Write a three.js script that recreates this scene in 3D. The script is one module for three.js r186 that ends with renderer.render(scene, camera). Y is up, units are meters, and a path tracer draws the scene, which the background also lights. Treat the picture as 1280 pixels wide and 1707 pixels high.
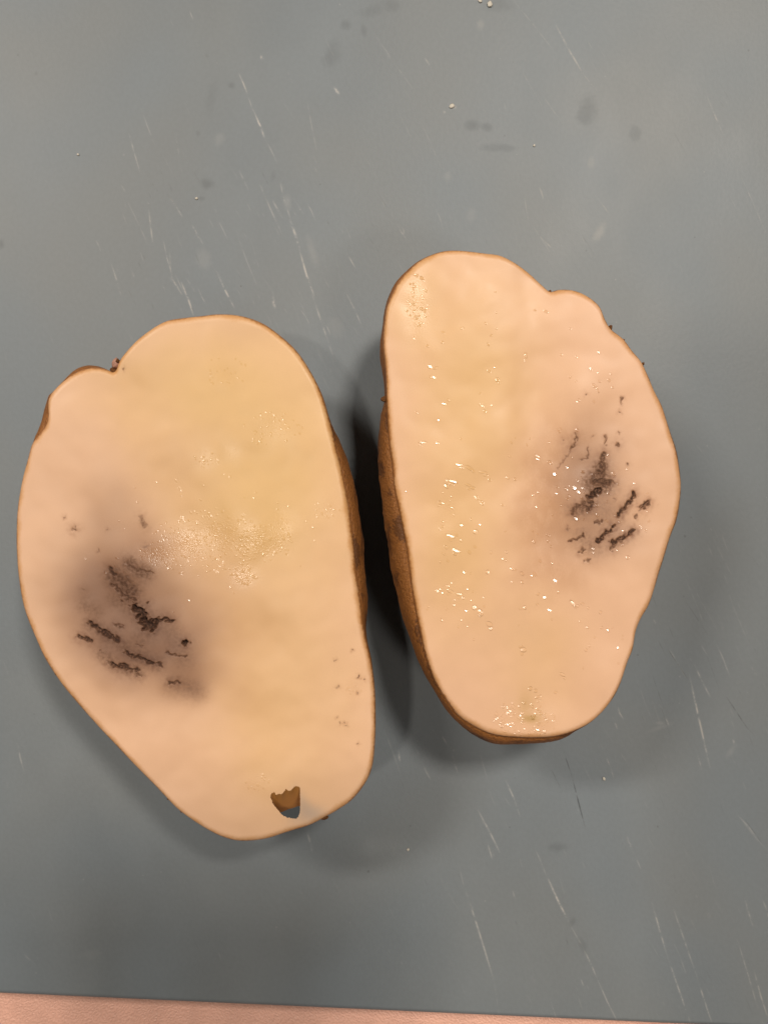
import * as THREE from 'three';
import { RoundedBoxGeometry } from 'three/addons/geometries/RoundedBoxGeometry.js';
import { RectAreaLightUniformsLib } from 'three/addons/lights/RectAreaLightUniformsLib.js';
import { mergeVertices } from 'three/addons/utils/BufferGeometryUtils.js';
import { createNoise2D, createNoise3D } from 'simplex-noise';
import { Brush, Evaluator, SUBTRACTION } from 'three-bvh-csg';

// ---------------------------------------------------------------- camera, lamps, exposure
const scene = new THREE.Scene();
const H = 0.229;                                  // lens above the board, metres
const FOV = 62;
const camera = new THREE.PerspectiveCamera(FOV, 1280 / 1707, 0.02, 20);
camera.position.set(0, H, 0);
camera.up.set(0, 0, -1);
camera.lookAt(0, 0, 0);
camera.updateMatrixWorld();

const renderer = new THREE.WebGLRenderer({ antialias: true });
renderer.toneMapping = THREE.LinearToneMapping;
renderer.toneMappingExposure = 0.98;
renderer.shadowMap.enabled = true;
RectAreaLightUniformsLib.init();
scene.background = new THREE.Color().setRGB(0.030, 0.027, 0.023);   // dim light of the room around

const WARM = new THREE.Color().setRGB(1.0, 0.90, 0.78);
const lampGlow = new THREE.MeshStandardMaterial({ color: 0xf4efe6, roughness: 0.6, emissive: WARM, emissiveIntensity: 1.0 });
const lampCase = new THREE.MeshStandardMaterial({ color: 0xd8d6d0, roughness: 0.45 });
function ceilingLamp(name, label, x, y, z, w, l, intensity) {
  const g = new THREE.Group(); g.name = name; g.position.set(x, y, z);
  g.userData = { label, category: 'lamp', group: 'lamps above the board' };
  const box = new THREE.Mesh(new RoundedBoxGeometry(w + 0.04, 0.05, l + 0.04, 2, 0.008), lampCase); box.name = 'housing'; box.position.y = 0.03; g.add(box);
  const pane = new THREE.Mesh(new RoundedBoxGeometry(w, 0.012, l, 2, 0.004), lampGlow); pane.name = 'lamp_diffuser'; g.add(pane);
  const light = new THREE.RectAreaLight(WARM, intensity, w, l); light.position.y = -0.012; light.rotation.x = -Math.PI / 2; light.name = 'lamp_light'; g.add(light);
  scene.add(g);
}
ceilingLamp('strip_lamp', 'long narrow strip lamp under a shelf beyond the board', -0.74, 1.0, -0.56, 0.44, 0.14, 60);
ceilingLamp('square_lamp', 'bright square lamp on the side of the half without a hole', 0.43, 1.4, -0.62, 0.22, 0.22, 120);
ceilingLamp('square_lamp_001', 'square lamp panel above the side of the board where the worktop shows', 0.64, 1.4, 0.64, 0.24, 0.24, 24);
ceilingLamp('square_lamp_002', 'very small square lamp above the half with the hole', -0.40, 1.4, 0.06, 0.08, 0.08, 165);

// ---------------------------------------------------------------- helpers
let seed = 20240611;
const rnd = () => { seed = (seed + 0x6D2B79F5) | 0; let t = Math.imul(seed ^ (seed >>> 15), 1 | seed); t = (t + Math.imul(t ^ (t >>> 7), 61 | t)) ^ t; return ((t ^ (t >>> 14)) >>> 0) / 4294967296; };
const n2 = createNoise2D(rnd), n2b = createNoise2D(rnd), n3 = createNoise3D(rnd);
const fbm = (x, y, o = 4) => { let s = 0, a = 0.5; for (let i = 0; i < o; i++) { s += a * n2(x, y); x = x * 2.03 + 7.1; y = y * 2.03 - 3.7; a *= 0.5; } return s; };
const clamp = (x, a = 0, b = 1) => Math.min(b, Math.max(a, x));
const sstep = (a, b, x) => { const t = clamp((x - a) / (b - a)); return t * t * (3 - 2 * t); };
const mix = (a, b, t) => a + (b - a) * t;
const K = 2 * Math.tan(FOV * Math.PI / 360) / 1707;      // photo pixel -> tangent
const onPlane = (px, py, y) => [(px - 640) * K * (H - y), (py - 853.5) * K * (H - y)];
const segDist = (x, y, a, b) => { const dx = b[0] - a[0], dy = b[1] - a[1], t = clamp(((x - a[0]) * dx + (y - a[1]) * dy) / (dx * dx + dy * dy || 1)); return [Math.hypot(x - a[0] - t * dx, y - a[1] - t * dy), t]; };
const lin = c => (c <= 0.04045 ? c / 12.92 : ((c + 0.055) / 1.055) ** 2.4);
function dataTex(data, w, h, srgb) {
  const t = new THREE.DataTexture(data, w, h, THREE.RGBAFormat, THREE.UnsignedByteType);
  t.magFilter = THREE.LinearFilter; t.minFilter = THREE.LinearMipmapLinearFilter; t.generateMipmaps = true;
  if (srgb) t.colorSpace = THREE.SRGBColorSpace; t.needsUpdate = true; return t;
}
function greyTex(f, w, h) { const d = new Uint8Array(w * h * 4); for (let i = 0; i < w * h; i++) { const v = clamp(f[i]) * 255; d[4 * i] = d[4 * i + 1] = d[4 * i + 2] = v; d[4 * i + 3] = 255; } return dataTex(d, w, h, false); }
function heightTex(f, w, h) { const d = new Float32Array(w * h * 4); for (let i = 0; i < w * h; i++) { d[4 * i] = d[4 * i + 1] = d[4 * i + 2] = f[i]; d[4 * i + 3] = 1; } const t = new THREE.DataTexture(d, w, h, THREE.RGBAFormat, THREE.FloatType); t.magFilter = t.minFilter = THREE.LinearFilter; t.needsUpdate = true; return t; }
const shadowed = o => { o.traverse(m => { if (m.isMesh) { m.castShadow = true; m.receiveShadow = true; } }); return o; };

// ---------------------------------------------------------------- countertop
const EDGE = { a: onPlane(0, 1659, 0), b: onPlane(1015, 1705, 0) };
const boardTurn = -Math.atan2(EDGE.b[1] - EDGE.a[1], EDGE.b[0] - EDGE.a[0]);
{
  const S = 1024, c = new Uint8Array(S * S * 4), h = new Float32Array(S * S);
  for (let y = 0; y < S; y++) for (let x = 0; x < S; x++) {
    const i = y * S + x, u = 0.8 * x + 0.6 * y, w = -0.6 * x + 0.8 * y, g = n2(u * .17, w * .11), f = n2b(u * .36, w * .30), l = fbm(x * .008, y * .008, 3);
    h[i] = 0.5 + 0.26 * g + 0.16 * f;
    const v = 1 + 0.02 * g + 0.05 * l + 0.015 * f;
    c[4 * i] = clamp(0.90 * v) * 255; c[4 * i + 1] = clamp(0.70 * v) * 255; c[4 * i + 2] = clamp(0.625 * v) * 255; c[4 * i + 3] = 255;
  }
  const map = dataTex(c, S, S, true), bump = greyTex(h, S, S);
  for (const t of [map, bump]) t.wrapS = t.wrapT = THREE.MirroredRepeatWrapping;
  const m = new THREE.MeshPhysicalMaterial({ map, bumpMap: bump, bumpScale: 0.00030, roughness: 0.34 });
  const geo = new THREE.BoxGeometry(2.6, 0.03, 1.8);
  const p = geo.attributes.position, uv = geo.attributes.uv;
  for (let i = 0; i < p.count; i++) uv.setXY(i, p.getX(i) / 0.13 + 0.37, p.getZ(i) / 0.13 + 0.2);
  const o = new THREE.Mesh(geo, m); o.name = 'countertop'; o.position.set(0, -0.0275, 0.02); o.rotation.y = boardTurn;
  o.userData = { kind: 'structure', label: 'salmon pink grained worktop under the cutting board', category: 'countertop' };
  scene.add(shadowed(o));
}

// ---------------------------------------------------------------- cutting board
{
  const TH = 0.0125, W = 0.52, L = 0.42;
  // texture patch, in board coordinates (metres, origin below the lens, turned with the board)
  const P = 2048, SPAN = 0.36, TX = P / SPAN;
  const ct = Math.cos(boardTurn), st = Math.sin(boardTurn);
  const toBoard = (x, z) => [x * ct - z * st, x * st + z * ct];          // world -> board axes
  const px2t = (px, py) => { const [x, z] = onPlane(px, py, 0), [bx, bz] = toBoard(x, z); return [(bx + SPAN / 2) * TX, (bz + SPAN / 2) * TX]; };
  const PX = K * H * TX;                                                // photo pixel in texels
  const white = new Float32Array(P * P), dark = new Float32Array(P * P), groove = new Float32Array(P * P), wet = new Float32Array(P * P);
  function stroke(field, pts, w, v, fade = true) {                       // tapered scratch
    let total = 0; const acc = [0]; for (let i = 1; i < pts.length; i++) acc.push(total += Math.hypot(pts[i][0] - pts[i - 1][0], pts[i][1] - pts[i - 1][1]));
    for (let i = 1; i < pts.length; i++) {
      const a = pts[i - 1], b = pts[i], R = w * 2 + 2;
      for (let y = Math.max(0, Math.floor(Math.min(a[1], b[1]) - R)); y <= Math.min(P - 1, Math.max(a[1], b[1]) + R); y++)
        for (let x = Math.max(0, Math.floor(Math.min(a[0], b[0]) - R)); x <= Math.min(P - 1, Math.max(a[0], b[0]) + R); x++) {
          const [d, t] = segDist(x, y, a, b); if (d > R) continue;
          const s = (acc[i - 1] + t * (acc[i] - acc[i - 1])) / (total || 1), taper = fade ? Math.sin(Math.PI * clamp(s, 0.03, 0.97)) ** 0.6 : 1;
          const broken = clamp(0.62 + 0.75 * n2(x * 0.045, y * 0.045) + 0.35 * n2b(x * 0.2, y * 0.2));
          const q = v * taper * broken * Math.exp(-(d * d) / (w * w * 0.5 * (0.5 + 0.5 * taper))); const k = y * P + x;
          if (q > field[k]) field[k] = q;
        }
    }
  }
  function blob(field, cx, cy, rx, ry, rot, v, soft = 0.35) {
    const R = Math.max(rx, ry) * 1.7, cr = Math.cos(rot), sr = Math.sin(rot);
    for (let y = Math.max(0, Math.floor(cy - R)); y <= Math.min(P - 1, cy + R); y++) for (let x = Math.max(0, Math.floor(cx - R)); x <= Math.min(P - 1, cx + R); x++) {
      const dx = x - cx, dy = y - cy, u = (dx * cr + dy * sr) / rx, w = (-dx * sr + dy * cr) / ry;
      const r = Math.hypot(u, w) + 0.22 * n2(x * 0.03, y * 0.03) + 0.1 * n2b(x * 0.11, y * 0.11);
      const q = v * (1 - sstep(1 - soft, 1 + soft * 0.4, r)); const k = y * P + x; if (q > field[k]) field[k] = q;
    }
  }
  const S = (pts, w, v, f = white, g = 0.5) => { const q = pts.map(p => px2t(p[0], p[1])); stroke(f, q, w * PX, v); if (g) stroke(groove, q, w * PX * 0.9, g * v); };
  // whitened knife scratches seen in the photograph
  const list = [
    [[398, 122], [413, 158], 1.3, .55], [[425, 190], [441, 230], 1.6, .8], [[413, 160], [428, 196], 1, .35], [[441, 230], [462, 272], 1, .3], [[435, 92], [439, 98], 2, .7], [[557, 145], [565, 156], 2.2, .75],
    [[316, 18], [322, 34], 1, .35], [[512, 170], [528, 252], 1, .22], [[436, 34], [440, 50], .9, .3], [[215, 222], [233, 286], 1.2, .4], [[236, 182], [256, 236], 1, .28], [[294, 222], [298, 258], 1, .25], [[480, 120], [488, 140], 1, .3],
    [[248, 350], [255, 408], 1.4, .45], [[283, 328], [303, 360], 1.6, .5], [[320, 375], [338, 406], 1.4, .6], [[283, 420], [287, 470], 1.2, .35], [[287, 464], [303, 490], 1.5, .6], [[302, 470], [322, 524], 1.6, .75], [[362, 455], [390, 512], 1.5, .65], [[272, 400], [288, 462], 1, .4],
    [[430, 300], [470, 390], 1.3, .35], [[452, 330], [470, 362], 1.6, .35], [[483, 366], [500, 418], 2, .62], [[500, 420], [523, 492], 1.6, .7], [[466, 300], [484, 365], 1.4, .4], [[520, 490], [554, 590], 1.5, .42], [[455, 495], [458, 512], 2.2, .8], [[576, 486], [604, 546], 1.2, .4], [[536, 530], [552, 560], 1.2, .3], [[500, 515], [516, 540], 1, .25],
    [[210, 330], [252, 420], 1, .2], [[186, 440], [202, 492], 1.3, .4], [[160, 400], [168, 418], 1, .3], [[220, 452], [224, 462], 1.5, .35], [[395, 390], [430, 480], 1, .22], [[360, 360], [380, 400], 1, .25], [[340, 425], [380, 480], 1, .2], [[510, 335], [526, 368], 1, .3], [[578, 422], [592, 446], 1.2, .4], [[330, 480], [345, 510], 1, .3],
    [[926, 42], [972, 124], 1.6, .55], [[972, 124], [995, 152], 1, .3], [[855, 0], [925, 88], .9, .25], [[865, 110], [905, 180], .9, .25], [[905, 160], [938, 206], 1, .2], [[1177, 160], [1204, 224], 1.3, .35], [[1233, 292], [1276, 390], 1.1, .25], [[708, 97], [718, 114], 1.6, .4], [[640, 85], [690, 150], .8, .2], [[660, 370], [678, 400], 1.3, .35], [[672, 380], [676, 398], 1.4, .4],
    [[874, 330], [880, 366], 1.1, .25], [[890, 380], [915, 418], 1.3, .35], [[905, 400], [918, 412], 1.4, .4], [[898, 310], [905, 332], 1.4, .35], [[995, 330], [1018, 362], 1.2, .3], [[722, 340], [740, 386], 1, .2], [[840, 170], [845, 188], 1, .2], [[626, 60], [660, 110], 1, .22], [[700, 200], [735, 280], .8, .16], [[540, 60], [560, 100], .8, .15],
    [[1148, 1125], [1182, 1278], 1.7, .62], [[1114, 1080], [1142, 1128], 1.2, .4], [[1157, 1108], [1182, 1160], 1.5, .5], [[1160, 1250], [1170, 1285], 1.2, .35], [[1192, 1070], [1216, 1130], 1.1, .35], [[1250, 1110], [1260, 1124], 1.8, .35], [[1029, 1178], [1038, 1198], 1.3, .45], [[1020, 1195], [1028, 1215], 1.3, .4], [[1108, 1195], [1114, 1210], 1.5, .4], [[1220, 1232], [1228, 1246], 1.8, .5], [[1010, 1262], [1022, 1296], 1.3, .35], [[1088, 1032], [1094, 1042], 1.2, .3],
    [[1228, 1358], [1262, 1398], 1.2, .4], [[1226, 1355], [1280, 1420], .8, .25], [[842, 1300], [866, 1360], 1.4, .45], [[796, 1350], [832, 1420], 1.5, .5], [[812, 1405], [820, 1432], 1.3, .4], [[890, 1412], [910, 1460], 1, .35], [[910, 1458], [950, 1542], 1.7, .65], [[950, 1542], [972, 1580], 1.1, .3], [[972, 1582], [994, 1630], 1.3, .45], [[994, 1630], [1030, 1706], 1.2, .4], [[854, 1484], [860, 1500], 1.2, .3], [[764, 1440], [780, 1500], .9, .22], [[778, 1490], [822, 1632], 1.5, .5], [[822, 1632], [830, 1690], .9, .22],
    [[1044, 1394], [1054, 1420], 1.7, .5], [[1054, 1420], [1068, 1450], 1.2, .3], [[1084, 1500], [1110, 1590], 1.5, .5], [[1110, 1590], [1150, 1706], 1.5, .5], [[1120, 1510], [1160, 1626], 1.3, .4], [[1160, 1626], [1186, 1706], 1.3, .5], [[1240, 1496], [1254, 1544], 1.5, .45], [[1228, 1566], [1262, 1680], 1.2, .4], [[1256, 1618], [1280, 1700], 1.3, .45], [[1270, 1500], [1280, 1530], 1.3, .4], [[966, 1626], [974, 1648], 1.1, .3], [[916, 1664], [930, 1706], 1, .3], [[1180, 1440], [1190, 1475], .9, .2],
    [[664, 1250], [668, 1276], 1.6, .4], [[640, 1216], [668, 1292], 1, .2], [[732, 1216], [744, 1240], 1.4, .4], [[754, 1258], [762, 1286], 1.3, .4], [[705, 1276], [718, 1300], 1.2, .3], [[512, 1388], [520, 1420], 1.8, .4], [[30, 1240], [40, 1284], 1.3, .35], [[800, 1256], [812, 1300], 1, .2], [[692, 1230], [702, 1250], 1, .25], [[38, 1588], [58, 1606], 1.2, .2],
    [[1140, 960], [1165, 1020], 1, .2], [[1130, 930], [1200, 1060], .8, .12], [[1180, 880], [1230, 980], .8, .12], [[1150, 730], [1180, 770], .8, .15],
    [[1084, 1160], [1108, 1230], .9, .15], [[1210, 980], [1250, 1080], .9, .15], [[1060, 1130], [1090, 1210], .9, .14],
  ];
  for (const [a, b, w, v] of list) { const m = [(a[0] + b[0]) / 2 + (rnd() - .5) * 3, (a[1] + b[1]) / 2 + (rnd() - .5) * 2]; S([a, m, b], w * 1.3, v * (a[1] > 900 ? 1.25 : 1.3), white, .6); }
  // dark cuts
  for (const [a, b, w, v] of [[[952, 1294], [974, 1378], 1.1, .8], [[934, 1240], [953, 1296], .9, .55], [[1112, 1082], [1144, 1130], 1.0, .6], [[1210, 1162], [1246, 1216], 1.1, .55], [[1246, 1214], [1258, 1228], .8, .3], [[1140, 1000], [1180, 1060], .8, .2], [[1085, 1122], [1105, 1180], .8, .2], [[912, 1270], [934, 1316], .8, .3], [[1240, 1365], [1268, 1404], .8, .4], [[1098, 1170], [1126, 1260], .7, .15], [[1176, 1090], [1198, 1150], .8, .2], [[1092, 1060], [1108, 1092], .8, .2], [[278, 322], [306, 356], 1, .3]]) S([a, b], w, v, dark, 1.2);
  // many fainter strokes running the same way
  for (let i = 0; i < 620; i++) {
    const x = rnd() * 1700 - 200, y = rnd() * 1900 - 100, a = 1.14 + (rnd() - .5) * 0.36, l = 8 + 70 * rnd() * rnd();
    S([[x, y], [x + Math.cos(a) * l, y + Math.sin(a) * l]], 0.7 + rnd() * 0.5, 0.04 + 0.14 * rnd() * rnd(), rnd() < 0.8 ? white : dark, .5);
  }
  // the two worn patches where the knife has been drawn most
  for (const [x0, x1, y0, y1, n, hi] of [[190, 640, 270, 620, 190, .30], [640, 1280, 40, 420, 70, .16], [1060, 1290, 860, 1700, 170, .24], [640, 1060, 1220, 1700, 60, .22]]) for (let i = 0; i < n; i++) {
    const x = mix(x0, x1, rnd()), y = mix(y0, y1, rnd()), a = 1.12 + (rnd() - .5) * 0.3, l = 6 + 46 * rnd() * rnd();
    S([[x, y], [x + Math.cos(a) * l, y + Math.sin(a) * l]], 0.8 + rnd() * 0.8, 0.06 + hi * rnd() * rnd(), rnd() < 0.75 ? white : dark, .7);
  }
  // dried starch smears, damp spots, specks
  for (const [x, y, rx, ry, r, v] of [[1000, 385, 9, 20, .5, .34], [984, 270, 7, 11, 0, .22], [746, 292, 8, 10, 0, .16], [340, 432, 16, 18, 0, .13], [366, 232, 9, 14, .3, .12], [478, 338, 8, 14, 0, .18], [784, 358, 9, 16, .2, .12], [800, 42, 7, 11, 0, .2], [1100, 1212, 22, 5, -.4, .14], [1218, 1250, 6, 14, .5, .14], [560, 545, 16, 20, 0, .10], [1100, 1205, 9, 4, 0, .2], [755, 177, 6, 4, .3, .5], [520, 420, 8, 30, -.3, .14], [150, 1590, 20, 9, -.2, .06]]) { const [cx, cy] = px2t(x, y); blob(white, cx, cy, rx * PX, ry * PX, r, v, .8); }
  for (const [x, y, rx, ry, r, v] of [[552, 92, 15, 26, .25, .30], [577, 41, 11, 8, 0, .34], [606, 50, 5, 10, -.3, .3], [622, 18, 24, 12, -.3, .22], [650, 8, 18, 12, 0, .25], [346, 306, 13, 9, .1, .45], [336, 330, 6, 4, 0, .3], [385, 142, 6, 6, 0, .35], [352, 165, 10, 26, .15, .16], [455, 294, 5, 10, 0, .22], [330, 222, 5, 5, 0, .25], [788, 210, 14, 10, 0, .34], [812, 212, 10, 8, 0, .34], [834, 246, 32, 7, -.05, .18], [978, 184, 19, 24, .1, .28], [830, 8, 24, 14, 0, .2], [929, 1412, 17, 8, 0, .36], [954, 1535, 6, 9, .3, .3], [970, 1575, 6, 14, -.4, .25], [1058, 222, 10, 16, 0, .1], [60, 122, 3, 3, 0, .25], [690 / 2, 185 / 2, 4, 4, 0, .15], [2, 406, 6, 8, 0, .3]]) { const [cx, cy] = px2t(x, y); blob(dark, cx, cy, rx * PX, ry * PX, r, v * 0.45, 1.0); blob(wet, cx, cy, rx * PX, ry * PX, r, 1, .4); }
  for (let i = 0; i < 90; i++) { const [cx, cy] = px2t(rnd() * 1280, rnd() * 1690); blob(rnd() < .6 ? white : dark, cx, cy, (1 + 1.2 * rnd()) * PX, (1 + 1.2 * rnd()) * PX, 0, 0.12 + 0.2 * rnd(), .6); }
  const c = new Uint8Array(P * P * 4), hgt = new Float32Array(P * P), rgh = new Float32Array(P * P);
  const BASE = [0.438, 0.466, 0.486];                                     // sRGB, dull blue grey plastic
  for (let y = 0; y < P; y++) for (let x = 0; x < P; x++) {
    const i = y * P + x, f = n2(x * .35, y * .35), g = n2b(x * .11, y * .09), m = fbm(x * .006, y * .004, 3);
    const w = white[i], d = dark[i];
    const v = 1 + 0.010 * f + 0.010 * g + 0.03 * m;
    for (let k = 0; k < 3; k++) { let q = BASE[k] * v * (1 + 0.012 * (k - 1) * n2(x * .004 + 9, y * .004)); q = mix(q, 0.80 - 0.03 * k, 0.8 * w); q *= 1 - 0.55 * d; c[4 * i + k] = clamp(q) * 255; }
    c[4 * i + 3] = 255;
    hgt[i] = 0.72 - 0.5 * groove[i] + 0.035 * f + 0.03 * g + 0.05 * m + 0.03 * wet[i];
    rgh[i] = clamp(0.51 + 0.05 * m + 0.03 * f + 0.2 * w + 0.04 * wet[i]);
  }
  const map = dataTex(c, P, P, true), bump = greyTex(hgt, P, P), rough = greyTex(rgh, P, P);
  for (const t of [map, bump, rough]) { t.wrapS = t.wrapT = THREE.MirroredRepeatWrapping; t.anisotropy = 8; }
  const m = new THREE.MeshPhysicalMaterial({ map, bumpMap: bump, bumpScale: 0.00018, roughnessMap: rough, roughness: 1 });
  const geo = new RoundedBoxGeometry(W, TH, L, 4, 0.0016);
  // near edge of the board passes through the traced edge line
  const [ex, ez] = toBoard(...EDGE.a), czb = ez - L / 2;
  const p = geo.attributes.position, uv = geo.attributes.uv;
  for (let i = 0; i < p.count; i++) { const bx = p.getX(i), bz = p.getZ(i) + czb; uv.setXY(i, bx / SPAN + 0.5, bz / SPAN + 0.5); }
  const o = new THREE.Mesh(geo, m); o.name = 'cutting_board';
  o.position.set(czb * Math.sin(boardTurn), -TH / 2, czb * Math.cos(boardTurn)); o.rotation.y = boardTurn;
  o.userData = { label: 'blue grey plastic cutting board with pale knife scratches', category: 'cutting board' };
  scene.add(shadowed(o));
}

// ---------------------------------------------------------------- potato halves
const FACE_Y = 0.034;
const U = K * (H - FACE_Y);                       // metres on the cut face for one photo pixel

function closedSpline(pts, n) {                   // even resampling of a closed outline by polar angle
  const c = new THREE.CatmullRomCurve3(pts.map(p => new THREE.Vector3(p[0], p[1], 0)), true, 'centripetal');
  return c.getSpacedPoints(n).slice(0, n).map(v => [v.x, v.y]);
}
// radius of an outline as a function of the angle about a centre
function polar(pts, cx, cy, N) {
  const dense = closedSpline(pts, 3000), out = new Float64Array(N).fill(0);
  const A = dense.map(p => [Math.atan2(p[1] - cy, p[0] - cx), Math.hypot(p[0] - cx, p[1] - cy)]).sort((a, b) => a[0] - b[0]);
  const M = A.length; let j = 0;
  for (let i = 0; i < N; i++) {
    const th = -Math.PI + 2 * Math.PI * i / N;
    while (j < M && A[j][0] < th) j++;
    const a = A[(j - 1 + M) % M], b = A[j % M];
    let a0 = a[0], b0 = b[0]; if (j === 0) a0 -= 2 * Math.PI; if (j === M) b0 += 2 * Math.PI;
    out[i] = mix(a[1], b[1], clamp((th - a0) / (b0 - a0 || 1)));
  }
  const sm = out.slice(); for (let i = 0; i < N; i++) sm[i] = (out[(i - 1 + N) % N] + 2 * out[i] + out[(i + 1) % N]) / 4;
  return sm;
}

function buildPotato(spec) {
  const { centre: [pcx, pcy], tilt, name } = spec;
  const NT = 760, NR = 230, NS = 84;
  const group = new THREE.Group(); group.name = name;
  const [gx, gz] = onPlane(pcx, pcy, FACE_Y);
  group.position.set(gx, 0, gz);
  const RF = polar(spec.face, pcx, pcy, NT), RS = polar(spec.silhouette, pcx, pcy, NT);
  // (a, b): face coordinates in photo-pixel units about the potato's own centre
  const TILT = (a, b) => FACE_Y + (tilt[0] * (a - pcx) + tilt[1] * (b - pcy)) * U + spec.warp(a, b);

  // ---- rot cracks and holes
  const cracks = spec.cracks;     // {pts, w, v, d, part}
  for (const c of cracks) { c.x0 = Math.min(...c.pts.map(p => p[0])) - c.w * 5 - 8; c.x1 = Math.max(...c.pts.map(p => p[0])) + c.w * 5 + 8; c.y0 = Math.min(...c.pts.map(p => p[1])) - c.w * 5 - 8; c.y1 = Math.max(...c.pts.map(p => p[1])) + c.w * 5 + 8; }
  function crackAt(a, b, jit = true) {
    let dark = 0, halo = 0, depth = 0, id = -1, lip = 0;
    if (a < spec.rotBox[0] || a > spec.rotBox[2] || b < spec.rotBox[1] || b > spec.rotBox[3]) return { dark, halo, depth, id, lip };
    const wa = jit ? a + 2.6 * n2(a * .085, b * .085) + 0.5 * n2b(a * .25, b * .25) : a, wb = jit ? b + 2.6 * n2b(a * .085 + 40, b * .085) + 0.5 * n2(a * .25 + 40, b * .25) : b;
    for (let k = 0; k < cracks.length; k++) {
      const c = cracks[k]; if (a < c.x0 || a > c.x1 || b < c.y0 || b > c.y1) continue;
      let d = 1e9; if (c.pts.length === 1) d = Math.hypot(wa - c.pts[0][0], wb - c.pts[0][1]); else for (let i = 1; i < c.pts.length; i++) d = Math.min(d, segDist(wa, wb, c.pts[i - 1], c.pts[i])[0]);
      const w = c.w * (c.w > 7 ? 1 : 0.92) * (c.rag ? 1 + 0.6 * n2(a * .11 + k, b * .11) : 1);
      const soft = c.w >= 8 && !c.part, m = soft ? Math.exp(-((d / c.w) ** 2)) * clamp(0.7 + 0.4 * n2b(a * .11, b * .11) + 0.16 * n2(a * .35, b * .35)) : 1 - sstep(0, 1.35 * w, d);
      const q = m * c.v * clamp(0.95 + 0.6 * n2b(a * .15 + 3 * k, b * .15) + 0.35 * n2(a * .42, b * .42), 0.25, 1); if (q > dark) { dark = q; } if (m > 0.35 && c.part) id = k;
      depth = Math.max(depth, (c.d || 0) * (1 - sstep(0.25 * w, 1.0 * w, d)));
      lip = Math.max(lip, (c.d ? 1 : 0) * Math.exp(-(((d - 1.25 * w) / (0.35 * w + .6)) ** 2)));
      halo = Math.max(halo, c.v * Math.exp(-((d / (c.w < 3 ? c.w * 1.1 + 1.6 : c.w * 1.1 + 5.5)) ** 2)) * clamp(0.8 + 0.5 * n2(a * .07 + k, b * .07)));
    }
    return { dark, halo, depth, id, lip };
  }

  // ---- cut face: polar grid with real relief
  const edgeR = 13;                                   // rounded rim, photo px
  function faceY(a, b, rho, R) {
    const e = (1 - rho) * R; let y = TILT(a, b);
    if (e < edgeR) y -= U * edgeR * 0.85 * (1 - Math.sqrt(Math.max(0, 1 - (1 - e / edgeR) ** 2)));
    const c = crackAt(a, b); y -= 0.65 * c.depth;
    y += 0.00005 * n2(a * .02, b * .02);
    return y;
  }
  const bb = spec.silhouette.reduce((r, p) => [Math.min(r[0], p[0]), Math.min(r[1], p[1]), Math.max(r[2], p[0]), Math.max(r[3], p[1])], [1e9, 1e9, -1e9, -1e9]);
  const b0 = [bb[0] - 12, bb[1] - 12], bw = bb[2] - bb[0] + 24, bh = bb[3] - bb[1] + 24;
  const pos = [], uvs = [], idx = [], skinIdx = [];
  const put = (a, b, y) => { pos.push((a - pcx) * U, y, (b - pcy) * U); uvs.push((a - b0[0]) / bw, (b - b0[1]) / bh); return pos.length / 3 - 1; };
  const ang = i => -Math.PI + 2 * Math.PI * i / NT;
  put(pcx, pcy, faceY(pcx, pcy, 0, 300));
  const rings = [];
  for (let r = 1; r <= NR; r++) {
    // even steps, drawn together at the rim
    let rho = r / NR; rho = rho < 0.96 * 1 ? rho : rho;
    const row = [];
    for (let i = 0; i < NT; i++) { const R = RF[i], a = pcx + Math.cos(ang(i)) * R * rho, b = pcy + Math.sin(ang(i)) * R * rho; row.push(put(a, b, faceY(a, b, rho, R))); }
    rings.push(row);
  }
  for (let i = 0; i < NT; i++) { const j = (i + 1) % NT; idx.push(0, rings[0][j], rings[0][i]); for (let r = 1; r < NR; r++) idx.push(rings[r - 1][i], rings[r - 1][j], rings[r][j], rings[r - 1][i], rings[r][j], rings[r][i]); }
  const faceCount = idx.length;
  // ---- skin: from the rim out over the belly and down to the board
  const skinUV0 = pos.length / 3;
  const srows = [];
  for (let s = 0; s <= NS; s++) {
    const t = s / NS, ph = t ** 1.35 * Math.PI / 2, n = 2.35, row = [];
    const rf = Math.cos(ph) ** (2 / n), yf = Math.sin(ph) ** (2 / n);
    for (let i = 0; i <= NT; i++) {
      const k = i % NT, R = RF[k], th = ang(k), edge = pos[3 * rings[NR - 1][k] + 1];
      const diff = RS[k] - R;
      let rr = R * (spec.squash ? mix(1, rf, 1) : rf);
      const bulge = (Math.max(0, diff) * 1.1 + R * 0.03 * sstep(0.5, 7, diff)) + spec.bulge(th);
      rr += bulge * Math.sin(Math.PI * Math.min(1, yf ** 0.62)) ;
      const bx = Math.cos(th), bz = Math.sin(th);
      const nz = (0.9 * n3(bx * 3 + spec.off, bz * 3, yf * 3) + 0.5 * n3(bx * 11 + spec.off, bz * 11, yf * 7) + 0.22 * n3(bx * 45, bz * 45, yf * 25)) * 2.0 * Math.min(1, t * 8);
      rr = Math.max(0, rr + (s === NS ? 0 : nz * Math.min(1, rf * 3)));
      if (s === NS) rr = 0;
      let y = edge * (1 - yf); if (s === 0) { y = edge; rr = R; }
      y = Math.max(0.0001, y);
      pos.push(bx * rr * U, y, bz * rr * U); uvs.push(i / NT * 4, t * 0.8);
      row.push(pos.length / 3 - 1);
    }
    srows.push(row);
  }
  for (let s = 0; s < NS; s++) for (let i = 0; i < NT; i++) skinIdx.push(srows[s][i], srows[s][i + 1], srows[s + 1][i + 1], srows[s][i], srows[s + 1][i + 1], srows[s + 1][i]);
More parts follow.
